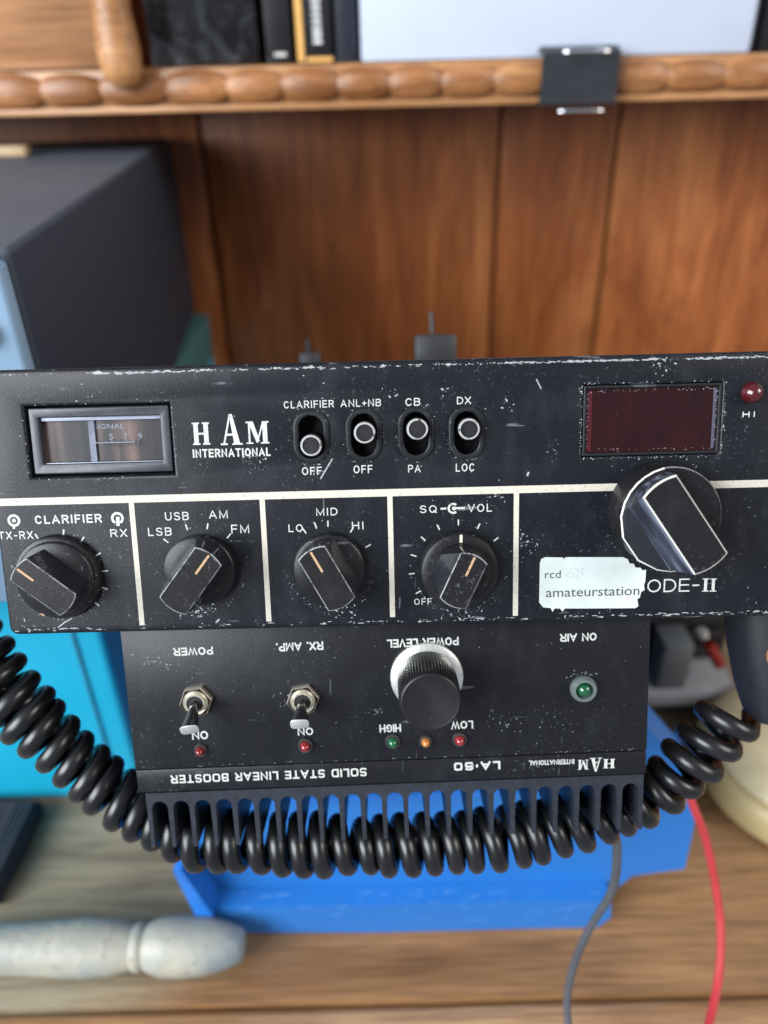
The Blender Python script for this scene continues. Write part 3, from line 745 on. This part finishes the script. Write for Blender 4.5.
b = bmesh.new(); tube(b, H_+tail[1:], lambda u: wr*(1+.03*max(0, u-.8)/.2), 12)
tag(obj('coiled_cord', b, mat('cord_black_rubber', (.007,.007,.008), .30, 0, .4, 80, .00001), ang=60), 'thick glossy black coiled microphone cord hanging under the heatsink fins', 'cord')
# microphone at the right edge
q = RF.M @ RF.at3(775, 660, .02)
Mm = Matrix.Translation(q) @ rot_r.to_4x4() @ Matrix.Rotation(R(-8), 4, 'Y')
mic = empty('microphone', Mm, 'dark blue-black hand microphone at the right end of the coiled cord', 'microphone')
b = bmesh.new()
rings = []
for z_, w, d0 in ((-.0175,.004,.006),(-.016,.009,.009),(-.008,.0105,.011),(.004,.0115,.012),(.02,.012,.012),(.035,.010,.010),(.037,.006,.006)):
    rings.append([(w*math.copysign(abs(math.cos(a))**.6, math.cos(a)), d0*math.copysign(abs(math.sin(a))**.6, math.sin(a)), z_) for a in [2*math.pi*k/28 for k in range(28)]])
loft(b, rings); obj('body', b, mat('microphone_plastic', (.006,.007,.011), .6), mic, ang=50)
b = bmesh.new(); lathe(b, [(.0016,.0105),(.0016,.0123),(.0008,.0126)], (-.006,.0065), 20)
for v in b.verts: v.co.z = .0065+(v.co.z-.0065)*2.0
obj('screw', b, mat('rusty_brass', (.42,.22,.12), .4, .4), mic)

# ================================================================== DESK
zf = onz(120, 1016); yf = zf.y
def grey_patch(t):  # colour turns greyer towards the left and back, broken up by noise
    tc = N(t, 'ShaderNodeTexCoord'); sep = N(t, 'ShaderNodeSeparateXYZ'); t.links.new(tc.outputs['Object'], sep.inputs[0])
    a = math_(t, 'MULTIPLY_ADD', sep.outputs[0], -5.0, .2); a = math_(t, 'ADD', a, math_(t, 'MULTIPLY', math_(t, 'SUBTRACT', sep.outputs[1], yf-.5+.03), 9.0))
    a = math_(t, 'ADD', a, math_(t, 'MULTIPLY', math_(t, 'SUBTRACT', noise(t, 9, 4), .5), 1.4)); return a
DW = wood('desk_wood', (.16,.080,.032), (.33,.180,.080), (.44,.265,.132), 'x', 8, .42, .0004, grey_patch)
desk = empty('desk', Matrix.Translation((0, .5, 0)), 'brown wooden desk top with dull grey patch, under everything', 'desk')
b = bmesh.new(); box(b, -.9, .9, yf-.5+.004, .6, -.028, 0, .002); obj('top', b, DW, desk)
b = bmesh.new(); box(b, -.9, .9, yf-.5-.014, yf-.5+.0038, -.040, -.0015, .005, 3)
obj('front_edging', b, wood('edging_wood', (.28,.14,.06), (.44,.26,.13), (.56,.38,.22), 'x', 10, .38), desk)

# ================================================================== WOODEN HUTCH
WY = .655; SY = .52
hutch = empty('bookcase', Matrix.Translation((0, WY, 0)), 'orange-brown wooden bookcase with plank back and beaded shelf, behind the radios', 'bookcase')
BW = wood('back_wood', (.22,.055,.015), (.48,.150,.042), (.72,.28,.09), 'z', 6, .42, .0003, None, True)
xs = [-.75, -.42, ]
for px, py in ((214,240), (496,230), (612,190)): xs.append(ony(px, py, WY).x)
xs += [.62, .9]
b = bmesh.new()
for k in range(len(xs)-1): box(b, xs[k]+.0014, xs[k+1]-.0014, 0, .012, 0, .75, .0018)
box(b, -.75, .9, .0125, .02, 0, .75)
obj('back_boards', b, BW, hutch)
zt = ony(400, 62, SY).z; zb = ony(400, 107, SY).z
SW = wood('shelf_wood', (.32,.14,.052), (.52,.26,.105), (.64,.37,.18), 'x', 9, .36)
b = bmesh.new(); box(b, -.75, .9, SY-WY+.004, -.0005, zb+.002, zt, .0015)
box(b, -.75, .9, SY-WY-.001, SY-WY+.0038, zb, zb+.0035, .001)
obj('shelf', b, SW, hutch)
# beads
b = bmesh.new()
bp = [-45, 12, 68, 133, 199, 255, 311, 365, 415, 467, 521, 578, 636, 695, 750, 805, 860]
zc = (zt+zb)/2
for k in range(len(bp)-1):
    xa = ony((bp[k-1]+bp[k])/2 if k else bp[0]-28, 90, SY).x; xb_ = ony((bp[k]+bp[k+1])/2, 90, SY).x
    rings = []; n = 11; j = U(.93, 1.05)
    for i in range(n):
        u = i/(n-1); rr = (.0050+.0045*math.sin(math.pi*u)**.6)*j
        rings.append([(xa+(xb_-xa)*u, SY-WY+.002+rr*.62*math.cos(a), zc+.001+rr*math.sin(a)) for a in [2*math.pi*q/18 for q in range(18)]])
    loft(b, rings)
obj('bead_moulding', b, wood('bead_wood', (.15,.055,.016), (.44,.19,.068), (.62,.34,.15), 'x', 26, .30), hutch, ang=60)
# turned post and cupboard front at upper left
pa = ony(128, 80, SY)
b = bmesh.new(); rings = []
for z_, rr in ((-.010,.004),(-.006,.0090),(.000,.0115),(.010,.0125),(.03,.0105),(.045,.0128),(.06,.011),(.10,.014),(.2,.014)):
    rings.append([(pa.x+rr*math.cos(a), SY-WY-.009+rr*.8*math.sin(a), zt+.0005+z_-.001) for a in [2*math.pi*q/24 for q in range(24)]])
loft(b, rings); obj('turned_post', b, SW, hutch, ang=60)
xl = ony(98, 40, SY).x
b = bmesh.new(); box(b, -.75, xl, SY-WY+.006, SY-WY+.02, zt+.0005, .60, .002)
box(b, -.75, xl, SY-WY+.002, SY-WY+.008, zt+.0005, zt+.004, .001)
obj('cupboard_front', b, wood('cupboard_wood', (.36,.17,.075), (.54,.28,.13), (.64,.37,.20), 'x', 7, .4), hutch)

# things on the shelf
def shelf_item(name, pa, pb, y0, dep, hgt, m, label, cat, group=None, tilt=0, bev=.001):
    xa, xb_ = ony(pa, 45, y0).x, ony(pb, 45, y0).x; c = (xa+xb_)/2; w = (xb_-xa)/2
    M = Matrix.Translation((c, y0, zt+.0003)) @ Matrix.Rotation(R(tilt), 4, 'Y')
    o = empty(name, M, label, cat, group)
    return o, w, dep, hgt
COV = mat('black_cover', (.012,.012,.014), .3, 0, .3, 30)
def put_book(pa, pb, y0, dep, hgt, m, label, pagecol=(.5,.47,.4), sp=None, name='book', cat='book', group='books on the shelf'):
    o, w, d, h = shelf_item(name, pa, pb, y0, dep, hgt, m, label, cat, group)
    b = bmesh.new(); box(b, -w, w, 0, d, 0, h, min(.0008, w*.3)); obj('cover', b, m, o)
    b = bmesh.new(); box(b, -w*.8, w*.8, .004, d-.003, h-.002, h+.0006); obj('pages', b, mat('paper', pagecol, .8), o)
    return o, w
m, t, pb_ = nt('glossy_dark_print')
t.links.new(ramp(t, noise(t, 34, 6, .7, (1,1,1), 1.5), [(.45,(.008,.008,.010)), (.62,(.05,.055,.065)), (.75,(.20,.21,.24))]), pb_.inputs['Base Color']); pb_.inputs['Roughness'].default_value = .2
put_book(150, 258, SY+.018, .06, .15, m, 'wide dark glossy box with pale swirls, leftmost on the shelf', name='storage_box', cat='box', group=None)
o, w = put_book(266, 292, SY+.014, .06, .15, COV, 'black spined book left of the orange-edged book')
b = bmesh.new(); box(b, -w*.4, w*.5, -.0006, .0002, .004, .006); obj('spine_mark', b, mat('pale_foil', (.5,.5,.5), .4), o)
o, w = put_book(297, 332, SY+.012, .06, .15, COV, 'black book with an orange-yellow stripe and small white print on its spine')
b = bmesh.new(); box(b, -w, -w*.62, -.0006, .0002, .001, .148); box(b, -w*.5, w, -.0006, .0002, .0008, .0032); obj('orange_stripe', b, mat('orange_print', (.60,.33,.09), .5), o)
b = bmesh.new()
for k in range(9): box(b, -w*.05, w*.42, -.0006, .0002, .010+k*.0034, .0118+k*.0034+U(0,.0006))
obj('spine_print', b, mat('white_foil', (.6,.6,.6), .5), o)
put_book(336, 357, SY+.014, .06, .15, mat('blue_black_cover', (.02,.024,.035), .3), 'plain blue-black book against the white box')
put_book(758, 800, SY+.012, .05, .15, COV, 'black book to the right of the white box')
o, w, d, h = shelf_item('file_box', 361, 752, SY+.004, .07, .17, None, 'large plain white box standing on the shelf above the clip', 'box')
b = bmesh.new(); box(b, -w, w, 0, d, 0, h, .0015); obj('body', b, mat('white_card', (.44,.49,.60), .55, 0, .03, 20), o)
b = bmesh.new(); box(b, w-.0012, w+.0006, -.0005, d, .0005, h-.002); obj('edge_strip', b, COV, o)
# binder clip on the shelf edge
cc = ony(579, 82, SY-.012)
clip = empty('binder_clip', Matrix.Translation((cc.x, SY-.012, zb+.0005)), 'black binder clip with wire handles gripping the shelf edge', 'clip')
hz = zt-zb+.0015
wt = .0225
b = bmesh.new()
prof_ = [(0.0, 0.0), (.008, -.0015), (.016, .004), (.016, .0035), (.008, -.002), (-.0008, -.0006), (-.0008, hz+.001), (.008, hz+.004), (.018, hz+.0005), (.018, hz), (.008, hz+.0033), (0, hz)]
rings = [[(x_, p[0], p[1]) for p in prof_] for x_ in (-wt, wt)]
loft(b, rings); obj('body', b, mat('clip_black', (.016,.018,.024), .4), clip)
for zz, up_, dz in ((hz+.001, 1, .0), (-.0035, -1, 0)):
    b = bmesh.new()
    pts_ = [(-.006,.012,zz),(-.0065,.004,zz),(-.009,-.004,zz+.001*up_),(-.012,-.009,zz+.000),(-.0115,-.0125,zz),(0,-.0135,zz),(.0115,-.0125,zz),(.012,-.009,zz),(.009,-.004,zz+.001*up_),(.0065,.004,zz),(.006,.012,zz)]
    tube(b, catmull(pts_, 6), .0008, 8); obj('wire_handle', b, STEEL, clip)

# ================================================================== BOXES AT LEFT
YB = onz(60, 802).y
cx_ = ony(150, 800, YB).x
zm = .176
b = bmesh.new()
cyan = empty('storage_case', Matrix.Translation((cx_-.13, YB, 0)) @ Matrix.Rotation(R(.8), 4, 'Z'), 'bright cyan plastic case standing on the desk behind the coiled cord', 'case')
box(b, -.13, .128, 0, .345, 0.0005, zm-.001, .004, 3); obj('shell', b, mat('cyan_plastic', (.010,.38,.58), .35, 0, .06, 10), cyan)
b = bmesh.new(); box(b, -.1305, .1285, .004, .3455, zm-.034, zm+.0016, .001); obj('top_part', b, mat('shaded_teal', (.045,.155,.160), .5, 0, .1, 20), cyan)  # shade on the case's upper part, painted as a darker teal band
b = bmesh.new(); box(b, .1125, .1145, -.0012, .003, .004, zm-.004, .0005); obj('corner_seam', b, mat('dark_cyan', (.015,.20,.32), .4), cyan)
YC = YB; YB = .245; c0 = ony(3, 252, YB); zT = c0.z
cr = onz(165, 137, zT)
c1 = ony(3, 252, YB)
ang = math.atan2(cr.x-c1.x, .62-YB if cr.y > .62 else cr.y-YB)
yl = min(cr.y, .585)-YB
print('black box', c1, cr, ang, 'shelf', zt, zb, 'YB', YB, 'yf', yf)
k1 = onz(165, 137, zT); dr = (k1-c1).normalized(); Ld = (min(k1.y, .640)-YB)/dr.y
wd = .2
yaw = math.atan2(-dr.x, dr.y)
inst = empty('bench_instrument', Matrix.Translation((c1.x, YB, zm+.002)) @ Matrix.Rotation(yaw*.9, 4, 'Z'), 'large black metal instrument case with pale blue front, stacked on the cyan case', 'instrument')
hI = zT-zm-.002
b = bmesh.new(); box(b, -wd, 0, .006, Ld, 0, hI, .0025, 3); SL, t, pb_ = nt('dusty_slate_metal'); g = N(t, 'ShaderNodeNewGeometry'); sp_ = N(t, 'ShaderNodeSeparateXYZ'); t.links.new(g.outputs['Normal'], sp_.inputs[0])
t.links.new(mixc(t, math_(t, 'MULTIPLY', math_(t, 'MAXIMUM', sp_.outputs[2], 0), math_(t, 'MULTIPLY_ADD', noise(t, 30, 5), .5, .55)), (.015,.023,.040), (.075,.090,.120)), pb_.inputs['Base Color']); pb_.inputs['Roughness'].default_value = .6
obj('case', b, SL, inst)
b = bmesh.new(); box(b, -wd+.002, -.0012, -.003, .0055, .001, hI-.003, .002, 3); ip = obj('front_panel', b, mat('pale_blue_panel', (.20,.31,.44), .4, 0, .1, 30), inst)
b = bmesh.new()
for zz in (hI*.62, hI*.82): lathe(b, [(.005,.003),(.005,.0055),(.004,.006)], (-.0125, zz), 24)
obj('push_button', b, mat('cream_button', (.62,.62,.42), .5), ip)
b = bmesh.new()
lathe(b, [(.0018,0),(.0018,.001),(.0008,.0016)], (0,0), 16)
for v in b.verts: v.co = Vector((-v.co.y, v.co.x+Ld-.03, v.co.z+hI*.28))
obj('side_screw', b, STEEL, inst)
# wooden peg on it
pg = onz(10, 157, zT)
b = bmesh.new(); box(b, -.02, .012, -.006, .006, 0, .006, .001)
tag(obj('wood_offcut', b, wood('offcut_wood', (.4,.28,.15), (.55,.4,.24), (.62,.48,.3), 'x', 20), None, (pg.x, pg.y, zT+.0005), (0,0,R(4))), 'short pale wood offcut lying on the black instrument case', 'offcut')
# dark thing lower left
b = bmesh.new()
e0 = onz(-30, 810); e1 = onz(44, 812); e2 = onz(0, 905); e3 = onz(-60, 905)
poly = [e0, e1, e2, e3]
pou = empty('cloth_pouch', Matrix.Translation(((e1.x+e2.x)/2-.02, (e1.y+e2.y)/2, 0)), 'black ribbed fabric pouch lying on the desk below the cyan case', 'pouch')
o0 = pou.location
hh = .012
rings = []
for z_, k in ((.0005, 1.0), (.004, 1.03), (.009, 1.0), (.012, .9)):
    cm = sum(poly, Vector())/4
    rings.append([tuple(cm+(p-cm)*k-o0+Vector((0,0,z_))) for p in (e0, e1, (e1+e2)/2+Vector((.0015,0,0)), e2, e3)])
loft(b, rings); obj('body', b, mat('black_fabric', (.012,.013,.018), .8, 0, .4, 200, .0003), pou)
b = bmesh.new()
for k in range(4):
    u = .15+.2*k; p = e0.lerp(e1, 1-u*.35)-o0; q = e3.lerp(e2, 1-u*.35)-o0
    tube(b, [(p.x, p.y-.004, .0125), (q.x, q.y+.004, .0125)], .0010, 8)
obj('piping', b, mat('grey_piping', (.03,.035,.045), .6), pou)

# ================================================================== BLUE BIN UNDER THE AMPLIFIER
BY = onz(400, 936).y
blue = mat('blue_plastic', (.016,.145,.46), .42, 0, .06, 12)
LB, RB = ony(212, 936, BY), ony(590, 936, BY)
bin_ = empty('blue_bin', Matrix.Translation((0, BY, 0)), 'bright blue plastic bin standing under the amplifier on the desk', 'bin')
topz = .150
UL = ony(118, 700, BY)
def by(px, py): q = ony(px, py, BY); return (q.x, q.z)
poly = [by(208,934), by(590,934), by(612,922), by(640,900), by(694,893), by(704,850), by(706,800), by(702,800), by(652,745), by(126,745), by(162,850)]
b = bmesh.new(); prism(b, poly, .012, .036, .0015)
obj('tub', b, blue, bin_)
b = bmesh.new()
ys_ = [BF.M @ Vector((0, yl, bz0-.0006-.0026-.0147-.0006)) for yl in (.045, .098)]
Vp = [(BY+.037-BY, .0006), (BY+.14-BY, .0006), (BY+.14-BY, ys_[1].z-.012), (ys_[1].y-BY, ys_[1].z-.0005), (max(ys_[0].y-BY, .037), ys_[0].z-.0005-max(0, .037-(ys_[0].y-BY))*.37)]
loft(b, [[(x_, p[0], p[1]) for p in Vp] for x_ in (-.05, .05)]); obj('rear_block', b, blue, bin_); b = bmesh.new()
xl_, xr_ = poly[0][0], poly[1][0]
q = [by(208,938), by(590,936), by(612,922), by(640,900), by(640,880), by(236,888)]
prism(b, [by(212,912), by(212,937), by(592,936), by(612,922), by(612,905)], .002, .0118, .0012)
obj('foot_ledge', b, blue, bin_)
b = bmesh.new()
prism(b, [by(174,868), by(182,866), by(214,912), by(208,936), by(200,918)], -.002, .0116, .0008)
prism(b, [by(150,823), by(690,800), by(690,806), by(150,829)], .009, .0117, .0006)
obj('rim', b, mat('blue_rim', (.015,.14,.50), .35), bin_)
b = bmesh.new()
for _ in range(60):
    q = by(U(225,600), U(895,930)); a = U(-.3,.3); l_ = .0008*U(.5,4)
    loft(b, [[(q[0]-l_, .0021, q[1]), (q[0]+l_, .0021, q[1]+l_*a), (q[0]+l_, .0021, q[1]+l_*a+.0003), (q[0]-l_, .0021, q[1]+.0002)], [(q[0]-l_, .00185, q[1]), (q[0]+l_, .00185, q[1]+l_*a), (q[0]+l_, .00185, q[1]+l_*a+.0003), (q[0]-l_, .00185, q[1]+.0002)]])
tag(obj('scuff_marks', b, mat('pale_blue_scuff', (.08,.24,.52), .6), bin_), kind='stuff')
# ================================================================== SPINDLE
cxp = [(-70,24),(0,23.5),(30,24),(85,27.5),(115,25),(134,20.5),(136.5,22.5),(141,23),(144,22.5),(146,20.5),(150,23),(162,27),(180,28.5),(205,27),(228,21),(241,15.5),(243.5,12)]
zc_ = .0138
pt = onz(90, 948, zc_)
b = bmesh.new(); rings = []
for px_, r_ in cxp:
    q = onz(px_, 948-.0*px_, zc_); dep = (q-CP).dot(Rc @ Vector((0,0,-1))); rr = r_*dep/F
    rings.append([(q.x-pt.x, rr*math.cos(a), rr*math.sin(a)) for a in [2*math.pi*k/36 for k in range(36)]])
loft(b, rings)
m, t, pb_ = nt('weathered_grey_paint')
c = ramp(t, noise(t, 30, 5, .6, (.5,1,1)), [(.3,(.19,.20,.19)), (.55,(.31,.30,.25)), (.8,(.42,.39,.30))])
c = mixc(t, ramp(t, noise(t, 22, 3, .5), [(.55,(0,0,0)),(.75,(.7,.7,.7))]), c, (.11,.18,.24))
t.links.new(mixc(t, ramp(t, noise(t, 300, 3), [(.62,(0,0,0)),(.7,(.6,.6,.6))]), c, (.12,.11,.10)), pb_.inputs['Base Color']); pb_.inputs['Roughness'].default_value = .5
bump(t, pb_, noise(t, 180, 5), .0006)
tag(obj('turned_handle', b, m, None, (pt.x, pt.y, zc_+.0004), (0,0,R(-.5)), ang=50), 'pale grey-blue turned wooden handle lying at the front of the desk', 'handle')
# ================================================================== WIRES
b = bmesh.new()
gw = [RF.M @ RF.at3(612, 820, .03), ony(617, 850, .155), ony(612, 890, .158), ony(590, 928, .160), ony(574, 965, .160), ony(567, 1003, .155), ony(571, 1045, .146)]
tube(b, catmull(gw, 10), .0015, 10)
tag(obj('grey_wire', b, mat('grey_wire_skin', (.06,.062,.07), .45)), 'thin dark grey wire hanging from the amplifier past the desk edge', 'wire')
b = bmesh.new()
rw = [ony(686, 778, .214), ony(691, 800, .208), ony(706, 840, .20), ony(717, 895, .188), ony(721, 940, .177), ony(717, 988, .164), ony(705, 1040, .146)]
tube(b, catmull(rw, 10), .0017, 10)
tag(obj('red_wire', b, mat('red_wire_skin', (.42,.03,.035), .4)), 'thin red wire curving down in front of the desk at the right', 'wire')
# ================================================================== CREAM BOWL
bw = onz(800, 770); r0 = .045
bowl = empty('cream_tub', Matrix.Translation((ony(795,770,.27).x+.020, .290, 0)), 'round cream coloured lidded tub at the right edge of the desk', 'tub')
b = bmesh.new(); CRM = mat('cream_enamel', (.50,.40,.20), .4, 0, .12, 30)
def lz(bm, prof, seg=56): loft(bm, [[(r_*math.cos(2*math.pi*k/seg), r_*math.sin(2*math.pi*k/seg), z_) for k in range(seg)] for r_, z_ in prof])
lz(b, [(.048,.0006),(.055,.002),(.0575,.006),(.058,.016),(.056,.022),(.053,.024)]); obj('base', b, CRM, bowl, ang=40)
b = bmesh.new(); lz(b, [(.052,.0242),(.053,.027),(.050,.031),(.030,.036),(.002,.037)]); obj('top_part', b, mat('cream_lid', (.60,.52,.33), .4), bowl, ang=40)
# ================================================================== GREY DEVICE BEHIND AT RIGHT
gy = .335
ga, gb = ony(600, 706, gy), ony(722, 700, gy)
dev = empty('small_device', Matrix.Translation(((ga.x+gb.x)/2, gy, ga.z-.002)), 'black device with pale grey front rail, under the right end of the radio', 'device')
gw_ = (gb.x-ga.x)/2+.01
zg = ga.z-.002
b = bmesh.new(); box(b, -gw_, gw_, 0, .12, 0, .010, .001); obj('front_rail', b, mat('pale_grey_plastic', (.24,.25,.27), .5), dev)
b = bmesh.new(); box(b, -gw_, gw_, .03, .12, .0102, .11, .002)
for k in range(6): box(b, -gw_+.01, gw_-.005, .026, .0298, .018+k*.012, .024+k*.012, .0008)
obj('body', b, mat('device_black', (.012,.012,.013), .5), dev)
q = ony(674, 655, gy+.01)
b = bmesh.new(); box(b, q.x-(ga.x+gb.x)/2-.009, q.x-(ga.x+gb.x)/2+.009, .004, .025, .0104, q.z-zg+.012, .002); obj('connector_block', b, mat('mid_grey_plastic', (.10,.11,.12), .5), dev)
q = ony(714, 655, gy+.01)
b = bmesh.new(); tube(b, [(q.x-(ga.x+gb.x)/2-.004, .012, q.z-zg+.007), (q.x-(ga.x+gb.x)/2+.005, .010, q.z-zg-.008)], .0035, 14)
obj('red_plug', b, mat('red_plug', (.22,.010,.008), .4), dev)
q = ony(707, 643, gy+.01)
b = bmesh.new(); tube(b, [(q.x-(ga.x+gb.x)/2-.001, .0135, q.z-zg+.002), (q.x-(ga.x+gb.x)/2-.003, .014, q.z-zg+.007)], .003, 12)
obj('plug_collar', b, mat('pale_collar', (.4,.4,.38), .5), dev)
b = bmesh.new(); box(b, -gw_+.005, gw_-.005, .02, .11, -zg+.0005, -.0005, .002); obj('stand', b, mat('stand_brown', (.10,.045,.025), .5), dev)

# ================================================================== LIGHT
w = bpy.data.worlds.new('World'); S.world = w; w.use_nodes = True
bg = w.node_tree.nodes['Background']; bg.inputs[0].default_value = (.80,.88,1.0,1); bg.inputs[1].default_value = .38
def area(name, loc, target, sx, sy, power, col):
    l = bpy.data.lights.new(name, 'AREA'); l.shape = 'RECTANGLE'; l.size = sx; l.size_y = sy; l.energy = power; l.color = col
    o = bpy.data.objects.new(name, l); COL.objects.link(o); o.location = loc
    o.rotation_euler = (Vector(target)-Vector(loc)).to_track_quat('-Z', 'Y').to_euler(); return o
area('window_light', (-1.45, -.85, .95), (0, .35, .15), 1.8, 1.2, 105, (.92,.965,1.0))
area('side_fill_light', (1.5, -.5, 1.2), (.05, .35, .1), .9, .9, 26, (1.0,.95,.88))  # warm fill light added on the right, out of view
S.view_settings.view_transform = 'Standard'; S.view_settings.look = 'None'; S.view_settings.exposure = 0; S.view_settings.gamma = 1
S.render.engine = 'CYCLES'
S.render.resolution_x = 768; S.render.resolution_y = 1024
S.cycles.max_bounces = 8
